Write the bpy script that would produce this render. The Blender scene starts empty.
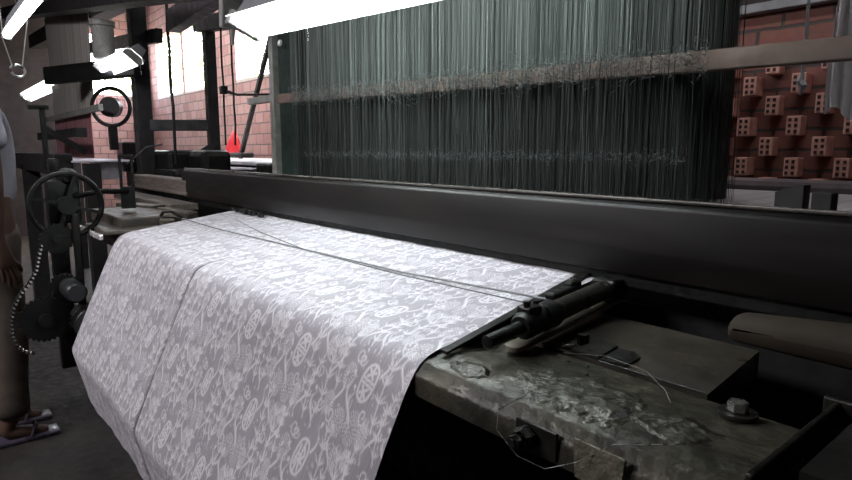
import bpy, bmesh, math, random
import numpy as np
from mathutils import Vector, Matrix, Quaternion
random.seed(7); rng = np.random.default_rng(7)
PI = math.pi
scn = bpy.context.scene
COL = scn.collection

# ------------------------------------------------------------------ helpers
def srgb(h):
    h = h.lstrip('#'); c = [int(h[i:i+2], 16)/255 for i in (0, 2, 4)]
    return tuple((v/12.92 if v <= .04045 else ((v+.055)/1.055)**2.4) for v in c) + (1,)

def mat(name, c1, c2=None, rough=.6, metal=0., scale=12, bump=.15, stretch=(1, 1, 1), c3=None, detail=6, bscale=None, rvar=.15, spec=.5):
    m = bpy.data.materials.new(name); m.use_nodes = True
    nt = m.node_tree; N = nt.nodes; L = nt.links
    b = N['Principled BSDF']
    tc = N.new('ShaderNodeTexCoord'); mp = N.new('ShaderNodeMapping'); mp.inputs['Scale'].default_value = stretch
    L.new(tc.outputs['Object'], mp.inputs['Vector'])
    n = N.new('ShaderNodeTexNoise'); n.inputs['Scale'].default_value = scale; n.inputs['Detail'].default_value = detail
    n.inputs['Roughness'].default_value = .6
    L.new(mp.outputs[0], n.inputs['Vector'])
    r = N.new('ShaderNodeValToRGB'); e = r.color_ramp.elements
    e[0].position = .32; e[1].position = .68
    e[0].color = srgb(c1); e[1].color = srgb(c2 or c1)
    if c3:
        x = e.new(.85); x.color = srgb(c3)
    L.new(n.outputs['Fac'], r.inputs[0]); L.new(r.outputs[0], b.inputs['Base Color'])
    b.inputs['Metallic'].default_value = metal
    b.inputs['Specular IOR Level'].default_value = spec
    mr = N.new('ShaderNodeMapRange'); mr.inputs[3].default_value = rough-rvar; mr.inputs[4].default_value = rough+rvar
    mr.inputs[1].default_value = .3; mr.inputs[2].default_value = .7
    n2 = N.new('ShaderNodeTexNoise'); n2.inputs['Scale'].default_value = (bscale or scale*2.3); n2.inputs['Detail'].default_value = 8
    L.new(mp.outputs[0], n2.inputs['Vector'])
    L.new(n2.outputs['Fac'], mr.inputs[0]); L.new(mr.outputs[0], b.inputs['Roughness'])
    if bump:
        bp = N.new('ShaderNodeBump'); bp.inputs['Strength'].default_value = bump; bp.inputs['Distance'].default_value = .01
        L.new(n2.outputs['Fac'], bp.inputs['Height']); L.new(bp.outputs[0], b.inputs['Normal'])
    return m

def emis(name, col, st):
    m = bpy.data.materials.new(name); m.use_nodes = True
    b = m.node_tree.nodes['Principled BSDF']
    b.inputs['Base Color'].default_value = srgb(col)
    b.inputs['Emission Color'].default_value = srgb(col); b.inputs['Emission Strength'].default_value = st
    return m

class MB:
    def __init__(s): s.bm = bmesh.new()
    def _merge(s, t):
        me = bpy.data.meshes.new('t'); t.to_mesh(me); s.bm.from_mesh(me); bpy.data.meshes.remove(me); t.free()
    def box(s, c, d, rot=None, bev=.0, segs=2, taper=None):
        t = bmesh.new(); bmesh.ops.create_cube(t, size=1)
        for v in t.verts:
            v.co = Vector((v.co.x*d[0], v.co.y*d[1], v.co.z*d[2]))
            if taper and v.co.z > 0: v.co.x *= taper[0]; v.co.y *= taper[1]
        if bev: bmesh.ops.bevel(t, geom=list(t.edges), offset=bev, segments=segs, affect='EDGES', profile=.5)
        M = Matrix.Translation(Vector(c))
        if rot: M = M @ Matrix.Rotation(rot[2], 4, 'Z') @ Matrix.Rotation(rot[1], 4, 'Y') @ Matrix.Rotation(rot[0], 4, 'X')
        bmesh.ops.transform(t, matrix=M, verts=t.verts); s._merge(t); return s
    def bar(s, p, q, w, h=None, bev=.0, up=(0, 0, 1)):
        p = Vector(p); q = Vector(q); h = h or w; d = q-p; L = d.length; x = d.normalized()
        u = Vector(up)
        if abs(x.dot(u)) > .95: u = Vector((0, 1, 0))
        y = u.cross(x).normalized(); z = x.cross(y)
        t = bmesh.new(); bmesh.ops.create_cube(t, size=1)
        for v in t.verts: v.co = Vector((v.co.x*L, v.co.y*w, v.co.z*h))
        if bev: bmesh.ops.bevel(t, geom=list(t.edges), offset=bev, segments=2, affect='EDGES', profile=.5)
        M = Matrix((x, y, z)).transposed().to_4x4(); M.translation = (p+q)/2
        bmesh.ops.transform(t, matrix=M, verts=t.verts); s._merge(t); return s
    def cyl(s, p, q, r, r2=None, seg=20, caps=True, bev=0):
        p = Vector(p); q = Vector(q); d = q-p; L = d.length
        t = bmesh.new(); bmesh.ops.create_cone(t, cap_ends=caps, segments=seg, radius1=r, radius2=(r if r2 is None else r2), depth=L)
        if bev: bmesh.ops.bevel(t, geom=[e for e in t.edges if abs(e.verts[0].co.z-e.verts[1].co.z) < 1e-6], offset=bev, segments=2, affect='EDGES', profile=.5)
        M = Vector((0, 0, 1)).rotation_difference(d.normalized()).to_matrix().to_4x4(); M.translation = (p+q)/2
        bmesh.ops.transform(t, matrix=M, verts=t.verts); s._merge(t); return s
    def tube(s, pts, r, seg=8, closed=False):
        pts = [Vector(p) for p in pts]; n = len(pts); bm = s.bm; rings = []
        prev = None
        for i, p in enumerate(pts):
            if closed: d = pts[(i+1) % n]-pts[i-1]
            else: d = pts[min(i+1, n-1)]-pts[max(i-1, 0)]
            d.normalize()
            if prev is None:
                a = Vector((0, 0, 1)) if abs(d.z) < .9 else Vector((1, 0, 0))
                a = (a-d*a.dot(d)).normalized()
            else: a = (prev-d*prev.dot(d)).normalized()
            prev = a; b = d.cross(a)
            rr = r[i] if isinstance(r, (list, tuple)) else r
            rings.append([bm.verts.new(p+a*(rr*math.cos(2*PI*k/seg))+b*(rr*math.sin(2*PI*k/seg))) for k in range(seg)])
        for i in range(n if closed else n-1):
            A = rings[i]; B = rings[(i+1) % n]
            for k in range(seg): bm.faces.new((A[k], A[(k+1) % seg], B[(k+1) % seg], B[k]))
        if not closed:
            bm.faces.new(rings[0][::-1]); bm.faces.new(rings[-1])
        return s
    def lathe(s, c, axis, prof, seg=32):     # prof: (r, along)
        c = Vector(c); ax = Vector(axis).normalized()
        a = Vector((0, 0, 1)) if abs(ax.z) < .9 else Vector((1, 0, 0))
        a = (a-ax*a.dot(ax)).normalized(); b = ax.cross(a); bm = s.bm; rings = []
        for r, h in prof:
            rings.append([bm.verts.new(c+ax*h+a*(max(r, 1e-5)*math.cos(2*PI*k/seg))+b*(max(r, 1e-5)*math.sin(2*PI*k/seg))) for k in range(seg)])
        for i in range(len(rings)-1):
            for k in range(seg): bm.faces.new((rings[i][k], rings[i][(k+1) % seg], rings[i+1][(k+1) % seg], rings[i+1][k]))
        return s
    def ring(s, c, axis, R, r, seg=48, rs=8, arc=(0, 2*PI)):
        c = Vector(c); ax = Vector(axis).normalized()
        a = Vector((0, 0, 1)) if abs(ax.z) < .9 else Vector((1, 0, 0))
        a = (a-ax*a.dot(ax)).normalized(); b = ax.cross(a)
        full = abs(arc[1]-arc[0]-2*PI) < 1e-6
        k = [arc[0]+(arc[1]-arc[0])*i/seg for i in range(seg if full else seg+1)]
        return s.tube([c+a*R*math.cos(t)+b*R*math.sin(t) for t in k], r, rs, closed=full)
    def prism(s, poly, off):                 # polygon in 3D extruded by vector off
        off = Vector(off); A = [s.bm.verts.new(Vector(p)) for p in poly]; B = [s.bm.verts.new(Vector(p)+off) for p in poly]
        n = len(A); s.bm.faces.new(A[::-1]); s.bm.faces.new(B)
        for i in range(n): s.bm.faces.new((A[i], A[(i+1) % n], B[(i+1) % n], B[i]))
        return s
    def gear(s, c, axis, R, th, teeth, tooth=.008, hole=.0, seg=None):
        c = Vector(c); ax = Vector(axis).normalized()
        a = Vector((0, 0, 1)); a = (a-ax*a.dot(ax)).normalized(); b = ax.cross(a)
        pts = []
        for i in range(teeth*4):
            t = 2*PI*i/(teeth*4); rr = R+(tooth if i % 4 in (1, 2) else 0)
            pts.append(c-ax*th/2+a*rr*math.cos(t)+b*rr*math.sin(t))
        return s.prism(pts, ax*th)
    def build(s, name, m, parent=None, smooth=False, kind=None):
        bmesh.ops.recalc_face_normals(s.bm, faces=s.bm.faces)
        me = bpy.data.meshes.new(name); s.bm.to_mesh(me); s.bm.free()
        me.materials.append(m)
        o = bpy.data.objects.new(name, me); COL.objects.link(o)
        if smooth:
            me.polygons.foreach_set('use_smooth', [True]*len(me.polygons))
            try: me.set_sharp_from_angle(angle=math.radians(38))
            except Exception: pass
        if parent:
            o.parent = parent; o.matrix_parent_inverse = (Matrix.Translation(parent.location) @ parent.rotation_euler.to_matrix().to_4x4()).inverted()
        if kind: o['kind'] = kind
        return o

def tag(o, label, cat, group=None, kind=None):
    o['label'] = label; o['category'] = cat
    if group: o['group'] = group
    if kind: o['kind'] = kind
    return o
def empty(name, loc, label, cat, group=None):
    o = bpy.data.objects.new(name, None); o.location = loc; o.empty_display_size = .05; COL.objects.link(o)
    return tag(o, label, cat, group)
def copy_tree(o, parent=None):
    c = o.copy(); COL.objects.link(c)
    if parent: c.parent = parent
    for ch in list(o.children): copy_tree(ch, c)
    return c

def strands(items, seg=3):
    """items: list of (points, radius, value) -> bmesh-free fast mesh with per-strand colour value"""
    V = []; F = []; C = []
    for pts, r, val in items:
        base = len(V); n = len(pts)
        for i, p in enumerate(pts):
            d = (Vector(pts[min(i+1, n-1)])-Vector(pts[max(i-1, 0)])).normalized()
            a = Vector((1, .3, 0)) if abs(d.x) < .8 else Vector((0, .3, 1))
            a = (a-d*a.dot(d)).normalized(); b = d.cross(a)
            for k in range(seg):
                t = 2*PI*k/seg; V.append(Vector(p)+a*r*math.cos(t)+b*r*math.sin(t)); C.append(val[i] if isinstance(val, (tuple, list)) else val)
        for i in range(n-1):
            for k in range(seg):
                F.append((base+i*seg+k, base+i*seg+(k+1) % seg, base+(i+1)*seg+(k+1) % seg, base+(i+1)*seg+k))
    return V, F, C
def strand_obj(name, items, m, parent=None, seg=3):
    V, F, C = strands(items, seg)
    me = bpy.data.meshes.new(name); me.from_pydata(V, [], F)
    at = me.attributes.new('shade', 'FLOAT', 'POINT'); at.data.foreach_set('value', np.array(C, dtype=np.float32))
    me.polygons.foreach_set('use_smooth', [True]*len(me.polygons))
    me.materials.append(m); o = bpy.data.objects.new(name, me); COL.objects.link(o)
    if parent: o.parent = parent; o.matrix_parent_inverse = Matrix.Translation(-parent.location)
    return o
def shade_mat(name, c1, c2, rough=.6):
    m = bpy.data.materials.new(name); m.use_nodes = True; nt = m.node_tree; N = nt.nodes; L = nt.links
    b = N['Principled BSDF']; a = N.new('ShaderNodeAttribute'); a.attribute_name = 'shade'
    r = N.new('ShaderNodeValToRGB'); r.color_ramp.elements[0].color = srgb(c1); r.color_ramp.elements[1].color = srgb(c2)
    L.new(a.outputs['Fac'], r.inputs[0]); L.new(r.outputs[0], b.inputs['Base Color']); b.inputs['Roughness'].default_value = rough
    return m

# ------------------------------------------------------------------ materials
IRON = mat('worn_iron', '#1b1b19', '#2c2b27', rough=.45, metal=.6, scale=14, bump=.25)
IRON_D = mat('dark_greasy_iron', '#0d0e0d', '#191a18', rough=.5, metal=.4, scale=18, bump=.2)
BEAM = mat('grimy_painted_iron_beam', '#35352f', '#5a594f', rough=.42, metal=.35, scale=9, bump=.5, c3='#8a897c', bscale=32)
BEAM_L = mat('brown_worn_beam', '#332d27', '#4c453c', rough=.5, metal=.1, scale=14, bump=.3)
WOODD = mat('dark_polished_wood', '#131110', '#1d1a18', rough=.42, scale=3, stretch=(1, 6, 6), bump=.03, rvar=.05, detail=2, spec=.3)
WOODG = mat('grey_brown_wood', '#4a423c', '#6a6058', rough=.65, scale=8, stretch=(1, 12, 12), bump=.2)
FRAMEG = mat('dark_green_painted_frame', '#14211c', '#1d2c26', rough=.5, scale=10, bump=.1)
GREYP = mat('pale_grey_chipped_metal', '#6e6e6a', '#8f8f8a', rough=.55, scale=22, bump=.3, c3='#4d4b46')
CHROME = mat('bare_steel', '#8a8a88', '#b5b5b0', rough=.3, metal=.9, scale=40, bump=.1)
BLACKW = mat('soot_dark_timber', '#0e0d0e', '#1a181a', rough=.7, scale=7, bump=.2)
RUBBER = mat('dark_rubber_roller', '#161718', '#26282a', rough=.42, scale=20, bump=.1, stretch=(6, 1, 1))
CREAM = mat('yellowed_stain_patch', '#6a6556', '#4b473b', rough=.6, scale=40, bump=.6)
HOUSING = mat('grey_enamel_housing', '#6b6d70', '#84868a', rough=.5, scale=10, bump=.05)
TUBE = emis('glowing_tube', '#f4fbff', 15)
TUBE_FAR = emis('glowing_tube_far', '#f2f2ff', 9)
REFL = emis('lit_white_reflector', '#ffffff', 2.2)  # glows by itself to stand in for tube light on the white
RED = mat('red_plastic', '#c8202a', '#e0303c', rough=.4, scale=5, bump=.2)
RED.node_tree.nodes['Principled BSDF'].inputs['Emission Strength'].default_value = 0

def brick_mat(name, ca, cb, mortar, bw=.2, bh=.09, holes=False):
    m = bpy.data.materials.new(name); m.use_nodes = True; nt = m.node_tree; N = nt.nodes; L = nt.links
    b = N['Principled BSDF']; tc = N.new('ShaderNodeTexCoord'); sp = N.new('ShaderNodeSeparateXYZ'); L.new(tc.outputs['Object'], sp.inputs[0])
    ad = N.new('ShaderNodeMath'); ad.operation = 'ADD'; L.new(sp.outputs[0], ad.inputs[0]); L.new(sp.outputs[1], ad.inputs[1])
    cb_ = N.new('ShaderNodeCombineXYZ'); L.new(ad.outputs[0], cb_.inputs[0]); L.new(sp.outputs[2], cb_.inputs[1])
    nz = N.new('ShaderNodeTexNoise'); nz.inputs['Scale'].default_value = 9; nz.inputs['Detail'].default_value = 4
    L.new(tc.outputs['Object'], nz.inputs['Vector'])
    ms = N.new('ShaderNodeVectorMath'); ms.operation = 'MULTIPLY_ADD'; L.new(nz.outputs['Color'], ms.inputs[0]); ms.inputs[1].default_value = (.02, .02, 0)
    L.new(cb_.outputs[0], ms.inputs[2])
    br = N.new('ShaderNodeTexBrick'); L.new(ms.outputs[0], br.inputs['Vector'])
    br.inputs['Scale'].default_value = 1; br.inputs['Brick Width'].default_value = bw; br.inputs['Row Height'].default_value = bh
    br.inputs['Mortar Size'].default_value = .008; br.inputs['Mortar Smooth'].default_value = .3
    br.inputs['Color1'].default_value = srgb(ca); br.inputs['Color2'].default_value = srgb(cb); br.inputs['Mortar'].default_value = srgb(mortar)
    n2 = N.new('ShaderNodeTexNoise'); n2.inputs['Scale'].default_value = 30; n2.inputs['Detail'].default_value = 6; L.new(tc.outputs['Object'], n2.inputs['Vector'])
    mx = N.new('ShaderNodeMix'); mx.data_type = 'RGBA'; mx.blend_type = 'MULTIPLY'; mx.inputs[0].default_value = .5
    L.new(br.outputs['Color'], mx.inputs[6]); L.new(n2.outputs['Color'], mx.inputs[7]); L.new(mx.outputs[2], b.inputs['Base Color'])
    b.inputs['Roughness'].default_value = .85
    bp = N.new('ShaderNodeBump'); bp.inputs['Strength'].default_value = .7; bp.inputs['Distance'].default_value = .012; bp.invert = True
    L.new(br.outputs['Fac'], bp.inputs['Height']); L.new(bp.outputs[0], b.inputs['Normal'])
    return m
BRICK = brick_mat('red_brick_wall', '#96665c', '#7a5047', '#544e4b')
BRICKF = brick_mat('pale_red_brick_wall', '#d0a8a0', '#b78b84', '#8a7c78', bw=.2, bh=.12)  # same brick paled, daylight on the far wall put into the colour
BRICKE = mat('hollow_brick_end', '#bd877a', '#dbab9f', rough=.8, scale=25, bump=.3)
FLOOR = mat('oily_earth_floor', '#171412', '#2a2521', rough=.7, scale=3.5, bump=.4, bscale=22)
CEIL = mat('dark_plank_ceiling', '#161414', '#242020', rough=.9, scale=5, stretch=(1, 8, 1), bump=.2)
PLAST = mat('dark_sooty_render', '#2a2422', '#3b3330', rough=.9, scale=4, bump=.2)

# ------------------------------------------------------------------ room
XL, XR, YB, YF, ZC = -10.5, 1.6, 3.0, -3.0, 3.7
MB().box(((XL+XR)/2, 0, -.05), (XR-XL+.4, 6.4, .1)).build('floor', FLOOR, kind='structure')
MB().box(((XL+XR)/2, 0, ZC+.05), (XR-XL+.4, 6.4, .1)).build('ceiling', CEIL, kind='structure')
W = MB(); T = .12
def seg(x0, x1, z0, z1): W.box(((x0+x1)/2, YB+T/2, (z0+z1)/2), (x1-x0, T, z1-z0))
seg(XL, -5.3, 0, 2.04)
for a, c in ((XL, -10.15), (-8.98, -8.9), (-7.85, -7.1)): seg(a, c, 2.04, 2.98)
seg(XL, -5.3, 2.98, ZC)
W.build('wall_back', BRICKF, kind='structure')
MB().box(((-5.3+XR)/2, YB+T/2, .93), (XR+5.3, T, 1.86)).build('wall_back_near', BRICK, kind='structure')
MB().box(((-5.3+XR)/2, YB+T/2, (1.9+ZC)/2), (XR+5.3, T, ZC-1.9)).build('wall_back_upper', PLAST, kind='structure')
MB().box(((-5.3+XR)/2, YB+T/2-.03, 1.88), (XR+5.3, T+.06, .04), bev=.004).build('trim_1', HOUSING, kind='structure')
W = MB()
def segl(y0, y1, z0, z1): W.box((XL-T/2, (y0+y1)/2, (z0+z1)/2), (T, y1-y0, z1-z0))
segl(1.9, 3, 0, 2.1); segl(1.9, 3, 3.0, ZC); segl(2.86, 3, 2.1, 3.0)
W.build('wall_left', BRICKF, kind='structure')
MB().box((XL-T/2, -.55, ZC/2), (T, 4.9, ZC)).build('wall_left_plastered', PLAST, kind='structure')  # dark render over this stretch stands in for brick in shade
MB().box(((XL+XR)/2, YF-T/2, ZC/2), (XR-XL, T, ZC)).build('wall_front', PLAST, kind='structure')
MB().box((XR+T/2, 0, ZC/2), (T, 6, ZC)).build('wall_right', PLAST, kind='structure')
# thin slats standing in the window openings
for n, (x0, x1) in enumerate(((-10.15, -8.98), (-8.9, -7.85), (-7.1, -5.3))):
    w = MB()
    for k in range(2):
        x = x0+(x1-x0)*(k+1)/3
        w.box((x, YB+.05, 2.51), (.012, .012, .94))
    w.box(((x0+x1)/2, YB+.04, 2.055), (x1-x0, .08, .03))
    w.build('window_%d' % (n+1), mat('window_slat', '#b8aaa4', '#d5c8c0', scale=9), kind='structure')
# hollow bricks turned end-on and jutting from the near wall: part of the wall's pattern
J = MB(); JH = MB()
for r in range(9):
    z = 1.04+r*.09
    if z > 1.62: continue
    for k in range(24):
        x = -4.9+k*.2+(.1 if r % 2 else 0)
        if x > 1.4: continue
        dx = random.uniform(-.012, .012); zz = z+.045
        J.box((x+dx, YB-.035, zz), (.056, .09, .084), rot=(0, 0, random.uniform(-.08, .08)), bev=.003, segs=1)
        for sx in (-.012, .012):
            for sz in (-.025, 0, .025): JH.box((x+dx+sx, YB-.081, zz+sz), (.012, .006, .014))
wj = J.build('trim_2', BRICKE, kind='structure'); JH.build('trim_3', mat('brick_hole_dark', '#2a1512', '#3a201b', scale=9), kind='structure')

# ------------------------------------------------------------------ cloth
REP_U, REP_V, RES = .21, .31, .00075
TW, TH = int(REP_U/RES), int(REP_V/RES)
tile = np.zeros((TH, TW), np.float32)
def stroke(x0, y0, x1, y1, w0, w1=None, val=1.):
    w1 = w0 if w1 is None else w1; m = max(w0, w1)+.0015
    ax, bx = min(x0, x1)-m, max(x0, x1)+m; ay, by = min(y0, y1)-m, max(y0, y1)+m
    ix = np.arange(int(math.floor(ax/RES)), int(math.ceil(bx/RES))+1); iy = np.arange(int(math.floor(ay/RES)), int(math.ceil(by/RES))+1)
    X, Y = np.meshgrid((ix+.5)*RES, (iy+.5)*RES)
    dx, dy = x1-x0, y1-y0; L2 = dx*dx+dy*dy+1e-12
    t = np.clip(((X-x0)*dx+(Y-y0)*dy)/L2, 0, 1); d = np.hypot(X-x0-t*dx, Y-y0-t*dy); w = w0+(w1-w0)*t
    a = np.clip((w-d)/RES+.5, 0, 1)*val
    J_, I_ = np.meshgrid(ix % TW, iy % TH)
    tile[I_, J_] = np.maximum(tile[I_, J_], a)
def leaf(x, y, ang, L, w):      # pointed leaf
    n = 5
    for i in range(n):
        a, b = i/n, (i+1)/n
        stroke(x+L*a*math.cos(ang), y+L*a*math.sin(ang), x+L*b*math.cos(ang), y+L*b*math.sin(ang), w*math.sin(PI*min(.98, a*.85+.12)), w*math.sin(PI*min(.98, b*.85+.12)))
def curve(f, n, w):
    P = [f(i/n) for i in range(n+1)]
    for i in range(n): stroke(*P[i], *P[i+1], w(i/n), w((i+1)/n))
def medallion(cx, cy, var):
    th = .18; A, B = .0185, .032
    ix = np.arange(int((cx-.045)/RES), int((cx+.045)/RES)); iy = np.arange(int((cy-.05)/RES), int((cy+.05)/RES))
    X, Y = np.meshgrid((ix+.5)*RES-cx, (iy+.5)*RES-cy)
    xr = X*math.cos(th)+Y*math.sin(th); yr = -X*math.sin(th)+Y*math.cos(th)
    J_, I_ = np.meshgrid(ix % TW, iy % TH); hole = (xr/(A+.004))**2+(yr/(B+.005))**2 < 1
    tile[I_[hole], J_[hole]] = 0
    def tr(x, y): return (cx+x*math.cos(th)-y*math.sin(th), cy+x*math.sin(th)+y*math.cos(th))
    def E(t):
        t *= 2*PI; r = 1-.06*abs(math.cos(2*t)); return tr(A*r*math.sin(t), -B*r*math.cos(t))
    curve(E, 40, lambda t: .0024)
    def ln(a, b, c, d, w=.0024): stroke(*tr(a*.9, b*.84), *tr(c*.9, d*.84), w)
    if var:
        ln(-.010, -.018, -.010, .020); ln(.0, -.030, .0, .006); ln(-.010, -.002, .006, -.002); ln(.004, -.020, .012, -.008)
        ln(.012, -.008, .004, .006); ln(.004, .012, .008, .024); ln(-.004, .014, -.002, .032); ln(-.012, .008, .012, .008)
    else:
        ln(-.009, -.024, .008, -.010); ln(.008, -.024, -.009, -.010); ln(-.014, -.004, .014, -.004); ln(-.014, .004, .014, .004)
        ln(-.009, .010, .008, .026); ln(.008, .010, -.009, .024); ln(0, -.034, 0, -.022); ln(0, .024, 0, .036)
def bamboo(cx, cy, s, fl=1):
    curve(lambda t: (cx+fl*.008*math.sin(t*3.2), cy-.055*s+t*.12*s), 14, lambda t: .0013)
    for j, t in enumerate((.04, .25, .45, .66, .9)):
        x = cx+fl*.008*math.sin(t*3.2); y = cy-.055*s+t*.12*s
        for a in ((-2.6, -2.15, -1.5, -.9, -.5) if j % 2 else (-2.3, -1.75, -1.2, -.7)):
            leaf(x, y, a+random.uniform(-.15, .15), .021*s*random.uniform(.75, 1.15), .0014)
def mum(cx, cy, R):
    for k, rr in enumerate((.25, .5, .75, 1.)):
        n = 6+6*k
        for i in range(n):
            a = 2*PI*i/n+k*.3; x = cx+R*.72*rr*math.cos(a); y = cy+R*rr*math.sin(a)
            stroke(x, y, x+.0025*math.cos(a), y+.0035*math.sin(a), .0010, .0006)
def ribbon(cx, cy, s, fl=1):
    curve(lambda t: (cx+fl*.014*s*math.sin(t*5.4), cy-.045*s+t*.09*s), 18, lambda t: .0007+.0017*math.sin(PI*t)**2)
    stroke(cx+fl*.010*s, cy-.052*s, cx+fl*.008*s, cy-.046*s, .0032, .002)
def scroll(cx, cy, R, fl=1):
    curve(lambda t: (cx+fl*R*(1-.75*t)*math.cos(t*7.5), cy+1.3*R*(1-.75*t)*math.sin(t*7.5)), 24, lambda t: .0012)
for i, (ox, oy) in enumerate(((0, 0), (REP_U/2, REP_V/2))):
    bamboo(ox+.068, oy+.045, 1.05, 1 if i else -1)
    bamboo(ox+.093, oy+.098, .8, -1)
    mum(ox+.018, oy+.122, .024); mum(ox+.052, oy+.122, .016); mum(ox+.105, oy+.02, .015)
    ribbon(ox+.042, oy+.03, .85, 1); ribbon(ox+.088, oy+.015, .7, -1); ribbon(ox+.0, oy+.10, .7, -1); ribbon(ox+.075, oy+.118, .8, 1)
    scroll(ox+.036, oy+.098, .011, 1); scroll(ox+.10, oy+.065, .010, -1); scroll(ox-.01, oy+.02, .009, 1)
    for _ in range(44):
        x, y = ox+random.uniform(0, .105), oy+random.uniform(0, .155)
        a = random.uniform(-2.2, -.9); l = random.uniform(.003, .007)
        leaf(x, y, a, l, random.uniform(.0008, .0014))
for (ox, oy) in ((REP_U/2, 0), (0, REP_V/2)):      # fill the other half of the staggered repeat
    bamboo(ox+.012, oy+.075, 1.1, 1); bamboo(ox+.050, oy+.030, .8, -1)
    mum(ox+.075, oy+.052, .019); mum(ox+.03, oy+.012, .014); mum(ox+.085, oy+.125, .020); mum(ox+.045, oy+.105, .017)
    ribbon(ox+.028, oy+.045, .9, 1); ribbon(ox+.095, oy+.088, .9, -1); ribbon(ox+.062, oy+.085, .7, 1); ribbon(ox+.005, oy+.13, .7, -1)
    scroll(ox+.060, oy+.120, .011, -1); scroll(ox+.085, oy+.015, .011, 1); scroll(ox+.022, oy+.115, .009, 1)
    for _ in range(48):
        x, y = ox+random.uniform(0, .105), oy+random.uniform(0, .155)
        a = random.uniform(-2.2, -.9); l = random.uniform(.003, .010)
        leaf(x, y, a, l, random.uniform(.0008, .0014))
for i, (ox, oy) in enumerate(((0, 0), (REP_U/2, REP_V/2))): medallion(ox+.02, oy+.05, i)
ct = tile.copy()
for s in (1,):   # soften slightly
    ct = (ct*2+np.roll(ct, 1, 0)+np.roll(ct, -1, 0)+np.roll(ct, 1, 1)+np.roll(ct, -1, 1))/6
def sample(u, v):
    x = (u/RES) % TW; y = (v/RES) % TH
    x0 = np.floor(x).astype(int); y0 = np.floor(y).astype(int); fx = x-x0; fy = y-y0
    x0 %= TW; y0 %= TH; x1 = (x0+1) % TW; y1 = (y0+1) % TH
    return (ct[y0, x0]*(1-fx)+ct[y0, x1]*fx)*(1-fy)+(ct[y1, x0]*(1-fx)+ct[y1, x1]*fx)*fy

CX0, CX1 = -2.34, -.640
# profile (Y, Z)
prof = [(.985, 1.014), (.575, .960)]
for k in range(1, 8):
    a = k/8; prof.append((.575-.063*math.sin(a*PI/2*.9)-.0*a, .960-.034*(1-math.cos(a*PI/2*.95))-.004*a))
prof += [(.500, .905), (.352, .575), (.346, .560), (.349, .545), (.384, .385)]
for k in range(1, 7):
    a = k/6*PI*.8; prof.append((.430-.046*math.cos(a), .385-.046*math.sin(a)))
P = np.array(prof); sl = np.r_[0, np.cumsum(np.hypot(*np.diff(P, axis=0).T))]
dv, du = .0024, .0022
vs = np.arange(0, sl[-1], dv); us = np.arange(CX0, CX1+1e-6, du)
Yp = np.interp(vs, sl, P[:, 0]); Zp = np.interp(vs, sl, P[:, 1])
k = np.ones(9)/9
Yp[5:-5] = np.convolve(Yp, k, 'same')[5:-5]; Zp[5:-5] = np.convolve(Zp, k, 'same')[5:-5]
ny = np.gradient(Zp, dv); nz_ = -np.gradient(Yp, dv); vb = sl[1]+.06
U, V = np.meshgrid(us, vs)
front = np.clip((V-vb)/.12, 0, 1)
# gentle hang: long soft folds, a pulled crease along one warp line, slight pull at the selvages
disp = front*(.0035*np.sin(U*9+V*3)+.0025*np.sin(U*23-V*5+1)+.0012*np.sin(U*61+V*9))
crease_u = -1.550+.004*np.sin(V*9)+.03*np.clip(V-vb, 0, 1)**2
disp -= .006*np.exp(-((U-crease_u)/.006)**2)*np.clip((V-vb+.1)/.1, 0, 1)*np.clip((sl[10]+.30-V)/.1, 0, 1)
disp += .004*np.exp(-((U-crease_u+.03)/.02)**2)*front
disp += .0012*np.sin(U*40+3*np.sin(V*9))*np.clip(1-(V/.3), 0, 1)*.6
narrow = 1-.006*np.clip((V-vb)/.4, 0, 1)
Xc = (U-(CX0+CX1)/2)*narrow+(CX0+CX1)/2
co = np.stack([Xc, Yp[:, None]+(-ny[:, None]*-1)*0+disp*(-.92)*np.clip(front+0, 0, 1), Zp[:, None]+disp*.39*front+disp*(1-front)], -1).reshape(-1, 3)
R_, Cn = U.shape
idx = np.arange(R_*Cn).reshape(R_, Cn)
faces = np.stack([idx[:-1, :-1], idx[1:, :-1], idx[1:, 1:], idx[:-1, 1:]], -1).reshape(-1, 4)
me = bpy.data.meshes.new('brocade_cloth')
me.vertices.add(len(co)); me.vertices.foreach_set('co', co.astype(np.float32).ravel())
me.loops.add(faces.size); me.loops.foreach_set('vertex_index', faces.ravel().astype(np.int32))
me.polygons.add(len(faces)); me.polygons.foreach_set('loop_start', np.arange(0, faces.size, 4, dtype=np.int32))
me.polygons.foreach_set('use_smooth', np.ones(len(faces), bool)); me.update(calc_edges=True)
pat = (.72+.28*np.sin(U*2*PI/.0052+2*np.sin(V*140))*np.sin(V*2*PI/.0061+2*np.sin(U*150)))*sample(U+1.148+.02-0, V-vb+.0+0)
at = me.attributes.new('pattern', 'FLOAT', 'POINT'); at.data.foreach_set('value', pat.astype(np.float32).ravel())
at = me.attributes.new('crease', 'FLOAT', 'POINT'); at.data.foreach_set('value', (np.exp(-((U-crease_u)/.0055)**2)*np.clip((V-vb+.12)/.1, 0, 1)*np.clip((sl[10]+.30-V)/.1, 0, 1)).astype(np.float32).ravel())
uvn = me.attributes.new('cloth_uv', 'FLOAT_VECTOR', 'POINT'); uvn.data.foreach_set('vector', np.stack([U, V, U*0], -1).astype(np.float32).ravel())
m = bpy.data.materials.new('white_on_grey_brocade'); m.use_nodes = True; nt = m.node_tree; N = nt.nodes; L = nt.links; b = N['Principled BSDF']
a1 = N.new('ShaderNodeAttribute'); a1.attribute_name = 'pattern'; a2 = N.new('ShaderNodeAttribute'); a2.attribute_name = 'cloth_uv'; a3 = N.new('ShaderNodeAttribute'); a3.attribute_name = 'crease'
mp = N.new('ShaderNodeMapping'); mp.inputs['Scale'].default_value = (420, 14, 1); L.new(a2.outputs['Vector'], mp.inputs[0])
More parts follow.
